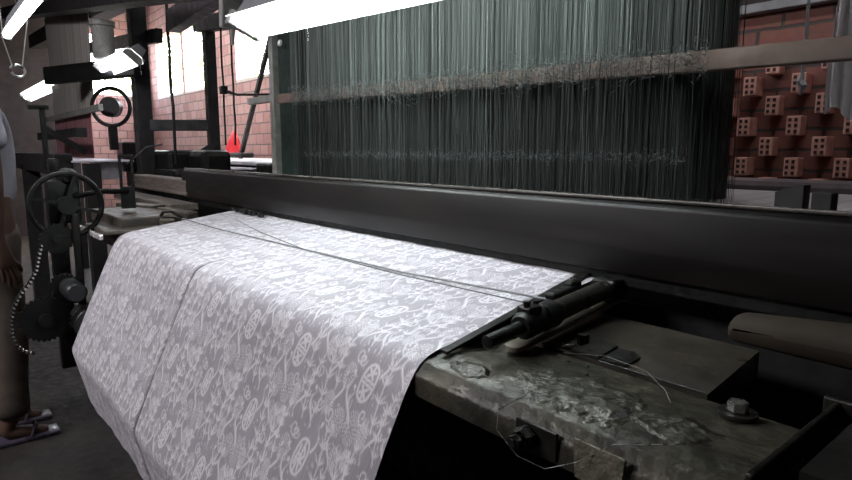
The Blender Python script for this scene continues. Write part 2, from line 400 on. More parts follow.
nz = N.new('ShaderNodeTexNoise'); nz.inputs['Scale'].default_value = 1; nz.inputs['Detail'].default_value = 3; L.new(mp.outputs[0], nz.inputs[0])
gr = N.new('ShaderNodeValToRGB'); gr.color_ramp.elements[0].position = .3; gr.color_ramp.elements[1].position = .7
gr.color_ramp.elements[0].color = srgb('#8f8a92'); gr.color_ramp.elements[1].color = srgb('#a8a3aa'); L.new(nz.outputs[0], gr.inputs[0])
mx = N.new('ShaderNodeMix'); mx.data_type = 'RGBA'; mx.inputs[7].default_value = srgb('#f4f2f5'); L.new(gr.outputs[0], mx.inputs[6])
pw = N.new('ShaderNodeMath'); pw.operation = 'MULTIPLY'; pw.inputs[1].default_value = .9; L.new(a1.outputs['Fac'], pw.inputs[0]); L.new(pw.outputs[0], mx.inputs[0])
mc = N.new('ShaderNodeMix'); mc.data_type = 'RGBA'; mc.inputs[7].default_value = srgb('#2c2a2e'); L.new(mx.outputs[2], mc.inputs[6])  # darkens the crease line, its shade put into the colour
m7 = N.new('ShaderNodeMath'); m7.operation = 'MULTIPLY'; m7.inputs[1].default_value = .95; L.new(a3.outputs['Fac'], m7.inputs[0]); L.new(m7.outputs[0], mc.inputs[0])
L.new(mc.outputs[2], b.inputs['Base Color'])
rr = N.new('ShaderNodeMapRange'); rr.inputs[3].default_value = .55; rr.inputs[4].default_value = .38; L.new(a1.outputs['Fac'], rr.inputs[0]); L.new(rr.outputs[0], b.inputs['Roughness'])
b.inputs['Sheen Weight'].default_value = .15
bp = N.new('ShaderNodeBump'); bp.inputs['Strength'].default_value = .25; bp.inputs['Distance'].default_value = .0015
sm = N.new('ShaderNodeMath'); sm.operation = 'ADD'; L.new(a1.outputs['Fac'], sm.inputs[0]); L.new(nz.outputs[0], sm.inputs[1]); L.new(sm.outputs[0], bp.inputs['Height']); L.new(bp.outputs[0], b.inputs['Normal'])
me.materials.append(m)
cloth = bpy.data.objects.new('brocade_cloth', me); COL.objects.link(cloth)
tag(cloth, 'white patterned brocade cloth draped over the front beam of the loom', 'cloth')

# ------------------------------------------------------------------ near loom
loom = empty('power_loom', (-1.4, .8, 0), 'large dark power loom in the foreground holding the white brocade', 'loom')
bX0, bX1 = -2.66, -.205
def prof_bar(name, poly, x0, x1, m, parent, bev=.004):
    w = MB(); w.prism([(x0, y, z) for y, z in poly], (x1-x0, 0, 0))
    if bev: bmesh.ops.bevel(w.bm, geom=[e for e in w.bm.edges], offset=bev, segments=2, affect='EDGES', profile=.5)
    return w.build(name, m, parent, smooth=True)
def beam_mat():
    m = mat('flaking_painted_iron_beam', '#2c2c25', '#524f43', rough=.42, metal=.25, scale=13, bump=.5, c3='#6a6a5e', bscale=38)
    nt = m.node_tree; N = nt.nodes; L = nt.links; b = N['Principled BSDF']
    tc = N.new('ShaderNodeTexCoord')
    def blob(x, y, rx, ry, soft):
        mp = N.new('ShaderNodeMapping'); mp.vector_type = 'TEXTURE'; mp.inputs['Location'].default_value = (x, y, .95); mp.inputs['Scale'].default_value = (rx, ry, .1); L.new(tc.outputs['Object'], mp.inputs[0])
        ln = N.new('ShaderNodeVectorMath'); ln.operation = 'LENGTH'; L.new(mp.outputs[0], ln.inputs[0])
        nz = N.new('ShaderNodeTexNoise'); nz.inputs['Scale'].default_value = 28; nz.inputs['Detail'].default_value = 5; L.new(tc.outputs['Object'], nz.inputs[0])
        ad = N.new('ShaderNodeMath'); ad.operation = 'MULTIPLY_ADD'; L.new(nz.outputs[0], ad.inputs[0]); ad.inputs[1].default_value = -1.6; L.new(ln.outputs['Value'], ad.inputs[2])
        mr = N.new('ShaderNodeMapRange'); mr.inputs[1].default_value = .25; mr.inputs[2].default_value = .25-soft; mr.inputs[3].default_value = 0; mr.inputs[4].default_value = 1; L.new(ad.outputs[0], mr.inputs[0]); return mr.outputs[0]
    def add(a, c):
        n = N.new('ShaderNodeMath'); n.operation = 'MAXIMUM'; L.new(a, n.inputs[0]); L.new(c, n.inputs[1]); return n.outputs[0]
    mk = add(add(blob(-.415, .60, .09, .06, .35), blob(-.57, .555, .035, .02, .3)), blob(-.30, .60, .05, .035, .3))
    vo = N.new('ShaderNodeTexVoronoi'); vo.feature = 'DISTANCE_TO_EDGE'; vo.inputs['Scale'].default_value = 75; 
    nz = N.new('ShaderNodeTexNoise'); nz.inputs['Scale'].default_value = 40; nz.inputs['Detail'].default_value = 5; L.new(tc.outputs['Object'], nz.inputs[0])
    vm = N.new('ShaderNodeVectorMath'); vm.operation = 'MULTIPLY_ADD'; L.new(nz.outputs['Color'], vm.inputs[0]); vm.inputs[1].default_value = (.035, .035, .0); L.new(tc.outputs['Object'], vm.inputs[2]); L.new(vm.outputs[0], vo.inputs['Vector'])
    cr = N.new('ShaderNodeValToRGB'); cr.color_ramp.elements[0].position = 0; cr.color_ramp.elements[1].position = .16; cr.color_ramp.elements[0].color = (.012, .012, .01, 1); cr.color_ramp.elements[1].color = srgb('#6c6d62'); L.new(vo.outputs['Distance'], cr.inputs[0])
    old = b.inputs['Base Color'].links[0].from_socket
    mx = N.new('ShaderNodeMix'); mx.data_type = 'RGBA'; mf = N.new('ShaderNodeMath'); mf.operation = 'MULTIPLY'; mf.inputs[1].default_value = .6; L.new(mk, mf.inputs[0]); L.new(mf.outputs[0], mx.inputs[0]); L.new(old, mx.inputs[6]); L.new(cr.outputs[0], mx.inputs[7]); L.new(mx.outputs[2], b.inputs['Base Color'])
    h = N.new('ShaderNodeMath'); h.operation = 'MULTIPLY'; L.new(mk, h.inputs[0]); L.new(nz.outputs[0], h.inputs[1])
    bp = N.new('ShaderNodeBump'); bp.inputs['Strength'].default_value = .9; bp.inputs['Distance'].default_value = .012; L.new(h.outputs[0], bp.inputs['Height'])
    L.new(b.inputs['Normal'].links[0].from_socket, bp.inputs['Normal']); L.new(bp.outputs[0], b.inputs['Normal'])
    return m
fb = prof_bar('front_beam', [(.716, .947), (.575, .953), (.535, .947), (.517, .930), (.514, .900), (.55, .892), (.716, .892)], bX0, bX1, beam_mat(), loom)
for x, y, r in ((-.350, .584, .007), (-.468, .687, .0025), (-.497, .683, .0025), (-.45, .66, .002)):
    MB().cyl((x, y, .951), (x, y, .9535), r, seg=12).build('bolt_hole', BLACKW, fb)
MB().prism([(-.362, .5135, .944), (-.300, .5135, .944), (-.304, .5135, .898), (-.358, .5135, .902)], (0, -.004, 0)).build('stained_patch', CREAM, fb)
# recess + nut + stub bolt on the front face
w = MB(); w.box((-.415, .5135, .921), (.06, .004, .036), bev=.0015); w.build('bolt_recess', IRON, fb)
w = MB(); w.lathe((-.425, .508, .922), (0, -1, 0), [(.0, 0), (.015, 0), (.015, .006), (.011, .010), (.011, .012)], 6); w.cyl((-.425, .508, .922), (-.425, .482, .922), .005, seg=12); w.lathe((-.425, .492, .922), (0, -1, 0), [(0, 0), (.009, 0), (.009, .007), (0, .007)], 6)
w.build('bolt', IRON, fb, smooth=True)
# hex bolt with washer on top, near end
w = MB(); w.cyl((-.268, .69, .951), (-.268, .69, .955), .021, seg=28); w.build('washer', IRON, fb, smooth=True)
w = MB(); w.cyl((-.268, .69, .955), (-.268, .69, .967), .0115, seg=6, bev=.0015); w.build('hex_bolt', CHROME, fb)
# end flange
w = MB(); w.bar((-.200, .55, .944), (-.200, .80, .944), .007, .030, bev=.002); w.box((-.17, .8, .945), (.09, .012, .035), bev=.003); w.build('end_flange', IRON, loom)
# rear rail behind the slot
w = MB(); w.prism([(-2.7, .722, .949), (-.318, .722, .949), (-.345, .95, .949), (-2.7, .95, .949)], (0, 0, -.04))
w.build('rear_rail', mat('oily_steel_rail', '#2f2c26', '#4b463c', rough=.42, metal=.3, scale=7, bump=.2), loom)
w = MB(); w.prism([(-.523, .724, .9495), (-.478, .724, .9495), (-.488, .792, .9495), (-.524, .800, .9495)], (0, 0, .005)); cpl = w.build('clamp_plate', IRON, loom)
for x, y in ((-.503, .740), (-.506, .775)): MB().cyl((x, y, .9535), (x, y, .9552), .0030, seg=10).build('bolt_hole', BLACKW, cpl)
w = MB(); w.prism([(-.474, .724, .9495), (-.437, .730, .9495), (-.440, .775, .9495), (-.462, .792, .9495), (-.484, .785, .9495)], (0, 0, .003)); w.build('shim_plate', IRON_D, loom)
w = MB(); w.cyl((-.541, .739, .949), (-.541, .739, .956), .0095, seg=24, bev=.001); sw = w.build('screw_washer', CHROME, loom, smooth=True)
w = MB(); w.bar((-.547, .739, .9565), (-.535, .739, .9565), .003, .001); w.bar((-.541, .733, .9567), (-.541, .745, .9567), .003, .001); w.build('cross_slot', BLACKW, sw)
w = MB(); w.cyl((-.534, .768, .949), (-.534, .768, .967), .009, seg=6, bev=.001); w.build('hex_nut', IRON_D, loom)
MB().tube([(-.475, .719, .9515), (-.32, .7195, .9515)], .0010, 6).build('slot_wire', IRON, loom)
# side frames
def side(x, s=1):
    w = MB()
    w.box((x, .70, .46), (.06, .12, .92), bev=.006); w.box((x, 1.35, .46), (.06, .12, .92), bev=.006); w.box((x, 1.02, .88), (.055, .85, .08), bev=.005)
    w.box((x, 1.02, .2), (.055, .7, .08), bev=.005); w.bar((x, .72, .25), (x, 1.33, .85), .05, .05)
    return w.build('side_frame', FRAMEG, loom)
side(-.165); side(-2.72)
w = MB(); w.prism([(-.175, .60, .955), (-.175, .86, .955), (-.175, .86, .70), (-.175, .60, .70)], (.16, 0, 0)); w.build('end_box', mat('dark_end_casting', '#151714', '#22241f', rough=.5, metal=.3, scale=9, bump=.2), loom)
MB().box((-1.42, .72, .86), (2.5, .05, .06), bev=.004).build('cross_rail', IRON_D, loom)
MB().box((-1.42, .80, .42), (2.5, .06, .12), bev=.004).build('cross_rail', IRON_D, loom)
MB().box((-1.3, 1.06, .52), (2.9, .01, .86)).build('warp_guard', mat('black_guard_sheet', '#070807', '#0d0f0d', rough=.8), loom)  # added black sheet standing in for the darkness inside the loom
# rollers
for (y, z, r, nm) in ((.452, .60, .068, 'take_up_roller'), (.385, .748, .036, 'pressure_roller'), (.475, .425, .05, 'cloth_roller')):
    if nm == 'pressure_roller': x0, x1 = -2.62, -2.38
    elif nm == 'cloth_roller': x0, x1 = -2.6, -.5
    else: x0, x1 = -2.60, -.6
    if nm == 'cloth_roller': r = .032
    w = MB(); w.lathe((x0, y, z), (1, 0, 0), [(0, 0), (r*.8, 0), (r, .006), (r, .05), (r*.93, .054), (r*.93, .062), (r, .066), (r, .12), (r*.94, .124), (r*.94, .13), (r, .134), (r, x1-x0-.01), (r*.8, x1-x0), (0, x1-x0)], 36)
    ro = w.build(nm, RUBBER, loom, smooth=True)
    w = MB(); w.cyl((x0-.06, y, z), (x0+.01, y, z), r*.35, seg=16); w.build('roller_axle', IRON, ro, smooth=True)
# batten
bw = MB(); bw.prism([(-2.93, y, z) for y, z in ((.950, 1.030), (.945, 1.075), (.950, 1.152), (.962, 1.160), (1.02, 1.160), (1.03, 1.150), (1.03, 1.03))], (3.05, 0, 0))
bmesh.ops.bevel(bw.bm, geom=list(bw.bm.edges), offset=.004, segments=2, affect='EDGES', profile=.5)
bat = bw.build('batten', WOODD, loom, smooth=True)
MB().box((-1.40, .99, 1.018), (3.0, .05, .03), bev=.003).build('reed_holder', IRON_D, bat)
MB().box((-1.41, .965, 1.164), (3.03, .012, .006), bev=.002).build('batten_cap', mat('worn_bright_edge', '#3c3935', '#5c5853', rough=.35, metal=.2, scale=9), bat)  # worn top edge, lightened to paint in the window highlight
w = MB()                                      # reed dents
for i in range(100):
    x = -2.34+1.7*i/99; w.box((x, .986, 1.0225), (.0025, .012, .03))
w.build('reed', IRON, bat, kind='stuff')
w = MB(); w.prism([(-.375, 1.04, 1.158), (-.335, 1.04, 1.158), (-.335, 1.04, 1.196), (-.345, 1.04, 1.196), (-.375, 1.04, 1.184)], (0, .03, 0)); w.build('batten_bracket', BLACKW, bat)
w = MB(); w.box((-.310, 1.055, 1.172), (.028, .03, .028), bev=.002); w.build('batten_bracket', BLACKW, bat)
# shuttle boxes at the two ends
w = MB(); w.box((-3.33, .99, 1.075), (.92, .09, .07), bev=.006); w.box((-3.33, .965, 1.045), (.95, .05, .015), bev=.003)
w.build('shuttle_box', WOODG, loom)
w = MB(); w.box((-3.2, .88, 1.0), (1.0, .12, .03), bev=.005); w.build('shuttle_race', WOODG, loom)
# picker arm on the near side: long rounded block
w = MB(); w.prism([(-.345, y, z) for y, z in ((.83, .985), (.81, 1.01), (.815, 1.04), (.845, 1.055), (.89, 1.053), (.91, 1.03), (.91, .985))], (.36, 0, 0))
for v in w.bm.verts:
    if v.co.x < -.34: v.co.z = .99+(v.co.z-.99)*.55; v.co.y = .85+(v.co.y-.85)*.7
bmesh.ops.bevel(w.bm, geom=list(w.bm.edges), offset=.010, segments=3, affect='EDGES', profile=.5)
w.build('picker_arm', mat('smooth_worn_brown_wood', '#2a241d', '#3a3229', rough=.75, spec=.2, scale=6, bump=.05), loom, smooth=True)
# harness frame: posts and lint bar
w = MB(); w.box((-2.405, 1.27, 1.35), (.15, .06, 1.15), bev=.004); w.build('harness_post', FRAMEG, loom)
w = MB(); w.box((-2.505, 1.245, 1.35), (.04, .06, 1.15), bev=.004); w.build('harness_post', GREYP, loom)
w = MB(); w.box((-.715, 1.56, 1.42), (.05, .07, 1.25), bev=.004); w.build('harness_post', IRON_D, loom)
BB = mat('bright_bolt_head', '#f0f0f0', '#ffffff', rough=.2, metal=.3)
for x, z in ((-2.410, 1.695), (-2.310, 1.68)): MB().lathe((x, 1.218 if x < -2.35 else 1.17, z), (0, -1, 0), [(0, 0), (.012, 0), (.010, .008), (0, .010)], 16).build('frame_bolt', BB, loom, smooth=True)
MB().bar((-2.56, 1.25, 1.474), (.15, 1.25, 1.412), .032, .040, bev=.003).build('lint_bar', mat('dusty_brown_bar', '#5c4a42', '#75635a', rough=.7, scale=9, bump=.1), loom)
MB().tube([(-3.07, 1.25, 1.545), (-2.95, 1.25, 1.522), (-2.55, 1.25, 1.497)], [.009, .006, .005], 8).build('bar_rod', IRON_D, loom)
MB().box((-2.68, 1.25, 1.48), (.25, .03, .03), bev=.003).build('bar_bracket', GREYP, loom)
MB().box((-1.4, 1.32, 1.93), (2.6, .5, .05), bev=.004).build('harness_board', IRON_D, loom)
# left-end mechanism
LX = -2.70
w = MB(); w.ring((LX+.18, .40, 1.05), (1, 0, 0), .115, .010, 56, 8)
for k in range(4):
    a = k*PI/2+.3; w.bar((LX+.18, .40, 1.05), (LX+.18, .40+.112*math.sin(a), 1.05+.112*math.cos(a)), .016, .012)
w.lathe((LX+.15, .40, 1.05), (1, 0, 0), [(0, 0), (.032, 0), (.032, .06), (0, .06)], 20)
w.build('hand_wheel', IRON_D, loom, smooth=True)
w = MB(); w.box((LX+.12, .40, 1.06), (.05, .11, .16), bev=.01); w.lathe((LX+.09, .42, 1.15), (1, 0, 0), [(0, 0), (.035, 0), (.035, .04), (.02, .07), (0, .07)], 20); w.box((LX+.1, .38, 1.19), (.05, .03, .06), bev=.005)
w.build('clutch_housing', IRON_D, loom, smooth=True)
for cy_, cz_, r_, th_, nt_ in ((.36, .93, .05, .018, 22), (.30, .64, .078, .016, 30), (.40, .55, .04, .02, 18), (.37, .75, .045, .018, 18)):
    w = MB(); w.gear((LX+.18, cy_, cz_), (1, 0, 0), r_, th_, nt_, .006); w.cyl((LX+.14, cy_, cz_), (LX+.215, cy_, cz_), r_*.3, seg=16); w.build('gear', IRON_D, loom)
MB().box((LX+.05, .385, .70), (.03, .06, .60), bev=.006).build('gear_bracket', IRON_D, loom)
MB().box((LX+.20, .42, .85), (.02, .025, .34), bev=.004).build('gear_strut', IRON, loom)
# chain
cp = [(.335, .965), (.315, .92), (.30, .87), (.288, .82), (.262, .775), (.236, .745), (.212, .70), (.20, .655), (.197, .60), (.208, .56), (.228, .53), (.26, .515)]
cl = []; Pc = np.array(cp); sc_ = np.r_[0, np.cumsum(np.hypot(*np.diff(Pc, axis=0).T))]
nL = 34; w = MB(); w2 = MB()
for i in range(nL):
    s0 = sc_[-1]*i/nL; s1 = sc_[-1]*(i+.8)/nL
    y0, z0 = np.interp(s0, sc_, Pc[:, 0]), np.interp(s0, sc_, Pc[:, 1]); y1, z1 = np.interp(s1, sc_, Pc[:, 0]), np.interp(s1, sc_, Pc[:, 1])
    for dx in (-.008, .008): w.bar((LX+.17+dx, y0, z0), (LX+.17+dx, y1, z1), .003, .010, bev=.001)
    w2.cyl((LX+.155, y0, z0), (LX+.187, y0, z0), .0042, seg=8)
ch = w.build('drive_chain', IRON, loom); w2.build('chain_pins', mat('polished_pin', '#c8c8c8', '#ffffff', rough=.15, metal=.9, scale=50, bump=0), ch, smooth=True)
# slotted bracket and rod
w = MB()
for y in (.630, .675): w.box((-2.70, y, 1.15), (.012, .010, .15), bev=.002)
w.box((-2.70, .652, 1.225), (.014, .055, .014), bev=.002); w.box((-2.70, .652, 1.055), (.018, .055, .09), bev=.004)
w.build('slotted_bracket', IRON_D, loom)
MB().tube([(-2.70, .652, 1.08), (-2.62, .55, 1.09), (-2.55, .43, 1.08)], .011, 8).build('link_rod', IRON_D, loom)
MB().tube([(-2.72, .66, 1.19), (-2.95, .80, 1.26), (-3.2, .95, 1.28)], .004, 6).build('release_rod', IRON_D, loom)
w = MB(); w.box((-2.66, .66, .975), (.5, .22, .05), bev=.006); w.box((-2.56, .80, .99), (.30, .05, .035), (0, 0, .1), bev=.006); w.box((-2.47, .72, .975), (.2, .05, .03), (0, 0, -.15), bev=.006); w.box((-2.9, .75, 1.0), (.28, .07, .02), (0, 0, .3), bev=.004)
w.build('end_bearing_block', BEAM_L, loom)
w = MB(); w.tube([(-2.43, .69, .985), (-2.40, .70, 1.015), (-2.37, .72, 1.018), (-2.36, .76, .99)], .006, 8); w.build('hook_finger', IRON, loom, smooth=True)
MB().box((-2.53, .470, .944), (.36, .016, .020), bev=.004).build('bright_edge_strip', mat('polished_bright_strip', '#d8d4d6', '#f4f0f2', rough=.2, metal=.5, bump=0), loom)  # added pale strip paints the tube light's highlight along the beam edge
MB().box((-2.50, .58, .958), (.34, .20, .014), bev=.004).build('beam_end_cover', BEAM_L, loom)
for i in range(7):
    w = MB(); w.box((-2.28+i*.04+random.uniform(-.01, .01), .93, 1.02), (.022, .02, random.uniform(.012, .022)), bev=.003); w.build('temple_block', IRON_D, loom)

# ------------------------------------------------------------------ temple on the right selvage
tp = empty('cloth_temple', (-.56, .78, .955), 'dark steel temple clamp with ribbed roller gripping the right cloth edge', 'clamp')
A = Vector((-.552, .572, .990)); B = Vector((-.617, .985, 1.000)); D = (B-A).normalized()
def al(t, up=0): p = A+(B-A)*t; p.z += up; return p
MB().cyl(al(0), al(.30), .0095, seg=20, bev=.001).build('rod', IRON_D, tp, smooth=True)
w = MB(); rib = [(0, .0)]
L_ = (B-A).length
pr = [(0, .42*L_)]
for i in range(34):
    t = .42*L_+i*.5*L_/34; pr += [(.0175, t), (.0175, t+.004), (.0145, t+.0045), (.0145, t+.006)]
pr += [(0, .93*L_)]
w.lathe(A, D, pr, 24); w.build('ribbed_roller', mat('ribbed_steel', '#3a3935', '#55534d', rough=.35, metal=.6), tp, smooth=False)
w = MB(); w.lathe(A, D, [(0, .20*L_), (.016, .20*L_), (.021, .22*L_), (.021, .30*L_), (.016, .31*L_), (.016, .33*L_), (.022, .34*L_), (.022, .42*L_), (0, .42*L_)], 24)
w.build('collar', IRON_D, tp, smooth=True)
w = MB(); p = al(.26, .02); w.box(p, (.026, .03, .016), bev=.003); w.cyl(al(.24, .02), al(.24, .036), .006, seg=6); w.cyl(al(.30, .02), al(.30, .032), .005, seg=6); w.build('set_screw', IRON, tp)
w = MB(); w.box(al(.93, -.002), (.05, .045, .04), bev=.005); w.cyl(al(.97, .0), al(.97, .05), .005, seg=10); w.box(al(.99, .01), (.05, .03, .03), bev=.004); w.build('end_bracket', IRON_D, tp)
MB().cyl(al(.97, .045), al(.97, .056), .004, seg=10).build('pin_head', CHROME, tp)
# flat base bar beneath, rounded toward the viewer
w = MB(); pts = []
c0 = Vector((-.571, .650)); c1 = Vector((-.618, .99)); dr = (c1-c0).normalized(); nn = Vector((-dr.y, dr.x)); hw = .014
for k in range(9):
    a = PI*k/8; q = c0-dr*(hw*math.sin(a))+nn*(hw*math.cos(a)); pts.append((q.x, q.y, .958))
q = c1-nn*hw; pts.append((q.x, q.y, .968)); q = c1+nn*hw; pts.append((q.x, q.y, .968))
w.prism(pts, (0, 0, .007)); w.build('base_bar', mat('dull_steel_flat', '#6a645a', '#8a8478', rough=.4, metal=.5, scale=12), tp)
# long narrow plate between cloth edge and roller
w = MB(); w.prism([(-.634, .56, .957), (-.620, .56, .957), (-.662, .98, 1.016), (-.682, .98, 1.016)], (0, 0, .004)); w.build('edge_plate', IRON, tp)
w = MB(); w.box(al(.62, .012)+Vector((-.030, 0, 0)), (.02, .09, .012), (0, 0, .18), bev=.004); w.box(al(.72, .014)+Vector((-.032, 0, 0)), (.02, .03, .02), bev=.004); w.build('guard_block', IRON_D, tp)
MB().cyl(al(.72, .022)+Vector((-.032, 0, 0)), al(.72, .028)+Vector((-.032, 0, 0)), .006, seg=12).build('screw_dot', CHROME, tp)
# pointed bright blade at the back
w = MB(); w.prism([(-.815, 1.0, 1.022), (-.80, .985, 1.018), (-.74, .975, 1.016), (-.62, .975, 1.018), (-.60, 1.0, 1.03), (-.68, 1.012, 1.032), (-.79, 1.01, 1.028)], (0, 0, .006)); w.build('pointed_blade', mat('blade_steel', '#6a6864', '#8c8a84', rough=.3, metal=.7), tp)

# yarns lying over the cloth
w = MB(); w.tube([(-2.34, .75, .992), (-2.0, .752, .987), (-1.5, .765, .988), (-1.0, .775, .990), (-.60, .79, 1.002)], .0021, 6)
tag(w.build('weft_yarn', mat('grey_twisted_yarn', '#6c706f', '#8d918f', rough=.8, scale=60), smooth=True), 'thicker grey yarn stretched across the whole cloth to the temple', 'yarn')
w = MB(); w.tube([(-2.1, .86, 1.003), (-1.77, .80, .996), (-1.4, .76, .990), (-1.0, .755, .990), (-.62, .765, .995)], .0013, 6)
tag(w.build('loose_thread', mat('thin_dark_thread', '#5d605f', '#777a78', rough=.8, scale=60), smooth=True), 'thinner slack thread curving over the cloth beside the thick yarn', 'thread')
# stray wires by the front bolt
w = MB(); w.tube([(-.36, .62, .956), (-.40, .58, .962), (-.44, .53, .965), (-.462, .50, .945), (-.455, .49, .925), (-.42, .487, .908), (-.385, .493, .905), (-.35, .50, .925), (-.32, .52, .95), (-.27, .56, .957), (-.25, .585, .955)], .0005, 6)
tag(w.build('bare_wire', CHROME, smooth=True), 'fine bare wire looping off the front beam around the bolt', 'wire')
w = MB(); w.tube([(-.52, .70, .955), (-.47, .73, .957), (-.40, .72, .958), (-.35, .68, .956), (-.33, .655, .954)], .0005, 6); 
tag(w.build('thread_scrap', mat('pale_thread', '#5c584c', '#78746a'), smooth=True), 'short pale thread scrap across the slot in the beam top', 'thread')

# ------------------------------------------------------------------ harness cords and lint
items = []
for i in range(3300):
    x = -2.30+1.665*random.random(); y = 1.19+.34*random.random()
    if abs(y-1.25) < .022: y += .05
    zb = 1.02; zt = 1.91
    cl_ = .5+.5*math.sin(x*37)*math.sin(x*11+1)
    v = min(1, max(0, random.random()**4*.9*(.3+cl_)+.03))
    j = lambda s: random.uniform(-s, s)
    items.append(([(x+j(.006), y, zb), (x+j(.004), y+j(.004), 1.22), (x+j(.003), y, 1.43), (x+j(.002), y, 1.46), (x+j(.003), y+j(.004), zt)], random.uniform(.0005, .0010), (v*.12, v*.22, v*.3, v*.8+.18, v*.8+.36)))  # tube haze put into the cord colour: paler above the bar, dark below
for i in range(2000):
    x = -2.95+2.21*random.random(); y = 1.50+.05*random.random()
    items.append(([(x, y, 1.02), (x, y, 1.91)], .0022, random.random()*.05))  # added dark rear cords hide the lit brick wall behind
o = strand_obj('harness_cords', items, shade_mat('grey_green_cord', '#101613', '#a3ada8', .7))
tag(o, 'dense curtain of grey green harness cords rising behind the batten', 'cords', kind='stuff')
items = []
for i in range(3800):
    x = -2.30+1.72*random.random()
    amp = .4+.6*abs(math.sin(x*5.1+.4)*math.sin(x*13))
    c = Vector((x, 1.215+random.uniform(-.03, .02), 1.480-.022*(x+2.5)+random.gauss(0, .014)*(.6+amp)-.004))
    if random.random() < .1: c.z -= random.random()*.03
    d = Vector((random.gauss(0, 1), random.gauss(0, .6), random.gauss(0, .7))).normalized(); L2 = random.uniform(.004, .016)
    k2 = Vector((random.gauss(0, 1), random.gauss(0, .6), random.gauss(0, .7)))*.003
    items.append(([c-d*L2/2, c+k2, c+d*L2/2], random.uniform(.0004, .0009), random.random()))
for i in range(1200):
    x = -2.2+1.6*random.random(); c = Vector((x, 1.195+random.uniform(-.01, .02), 1.235+random.gauss(0, .008)))
    d = Vector((random.gauss(0, 1), 0, random.gauss(0, 1))).normalized()*random.uniform(.002, .006)
    items.append(([c-d, c+d], .0005, random.random()*.4))
o = strand_obj('lint_fluff', items, shade_mat('grey_lint', '#3c4042', '#8f9492', .9))
tag(o, 'grey lint fluff caught in a ragged line along the harness bar', 'lint', kind='stuff')
# warp sheet leaving the loom backwards
items = []
for i in range(700):
    x = -2.34+2.1*i/699
    items.append(([(x, 1.06, 1.10), (x, 1.5, 1.125), (x, 2.0, 1.125)], .0011, random.random()))
o = strand_obj('warp_threads', items, shade_mat('pale_warp', '#8a8588', '#b9b4b7', .6))
tag(o, 'sheet of pale warp threads running back behind the batten', 'threads', kind='stuff')
MB().box((-1.3, 2.06, 1.13), (2.7, .10, .06), bev=.02).build('back_rest', mat('grey_mauve_rail', '#6b6064', '#82777b', rough=.5), loom)
MB().cyl((-2.6, 2.0, .75), (0, 2.0, .75), .2, seg=32).build('warp_beam', WOODD, loom, smooth=True)

# ------------------------------------------------------------------ fluorescent fixtures
def fixture(loc, length, rotz, label, roty=0, tubes=2, tm=TUBE, w_=.10, tilt=0, power=0):
    f = empty('tube_light', loc, label, 'lamp')
    h = MB(); h.prism([(-length/2, -w_*.30, .0), (-length/2, w_*.30, .0), (-length/2, w_*.22, .05), (-length/2, -w_*.22, .05)], (length, 0, 0))
    ho = h.build('housing', HOUSING); ho.parent = f
    h = MB(); h.prism([(-length/2, -w_*.5, -.022), (-length/2, -w_*.3, -.001), (-length/2, w_*.3, -.001), (-length/2, w_*.5, -.022), (-length/2, w_*.5, -.025), (-length/2, w_*.3, -.006), (-length/2, -w_*.3, -.006), (-length/2, -w_*.5, -.025)], (length, 0, 0))
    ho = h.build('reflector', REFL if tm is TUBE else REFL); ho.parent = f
    for k in range(tubes):
        y = (k-(tubes-1)/2)*.045
        h = MB(); h.cyl((-length/2+.03, y, -.026), (length/2-.03, y, -.026), .0165, seg=16); t = h.build('glass_tube', tm, smooth=True); t.parent = f
    for s in (-1, 1):
        h = MB(); h.box((s*(length/2-.015), 0, -.022), (.03, w_*.95, .045), bev=.004); e = h.build('end_cap', GREYP); e.parent = f
    f.rotation_euler = (tilt, roty, rotz)
    return f
fx1 = fixture((-1.17, .80, 1.608), 1.26, 0, 'long glowing fluorescent fixture hanging over the brocade at top centre', roty=.05, tilt=-.4, w_=.12)
fx2 = fixture((-2.76, .35, 1.765), .95, 0, 'steeply seen glowing tube light at the top left corner', tubes=1, tilt=-.2, w_=.04)
fixture((-7.2, 1.02, 1.86), 2.2, 0, 'bright tube light left of the dark bar on the far loom', tubes=1, tm=TUBE_FAR, w_=.13, tilt=-.7)
fixture((-4.2, 1.02, 1.80), .8, 0, 'short visible tube light right of the dark bar near the post', tubes=1, tm=TUBE_FAR, w_=.12, tilt=-.7)
# bracket holding the near fixture's left end, and cable stays
w = MB(); w.box((-1.86, .80, 1.665), (.03, .11, .09), (0, .1, 0), bev=.006); w.tube([(-1.86, .79, 1.70), (-1.90, .80, 1.64), (-1.91, .80, 1.58)], [.012, .010, .004], 8)
tag(w.build('lamp_clamp', GREYP), 'grey metal clamp at the left end of the glowing centre fixture', 'clamp')
for x in (-1.7, -.8): MB().tube([(x, .80, 1.65), (x, .80, 3.7)], .004, 6).build('hanging_cord', IRON_D, fx1)
MB().tube([(-2.9, .35, 1.81), (-2.9, .35, 3.7)], .004, 6).build('hanging_cord', IRON_D, fx2)

# ring on two strings
w = MB(); w.ring((-2.4, .277, 1.505), (1, .2, .3), .020, .0045, 28, 8, arc=(PI*.6, PI*2.4))
rg = empty('hanging_ring', (-2.4, .277, 1.505), 'shiny ring hanging on two strings at the far upper left', 'ring')
w.build('ring', CHROME, rg, smooth=True)
MB().tube([(-2.4, .263, 1.52), (-2.4, .245, 1.60), (-2.4, .23, 3.7)], .0018, 6).build('string', GREYP, rg)
MB().tube([(-2.4, .290, 1.52), (-2.4, .322, 1.70), (-2.4, .36, 3.7)], .0018, 6).build('string', GREYP, rg)
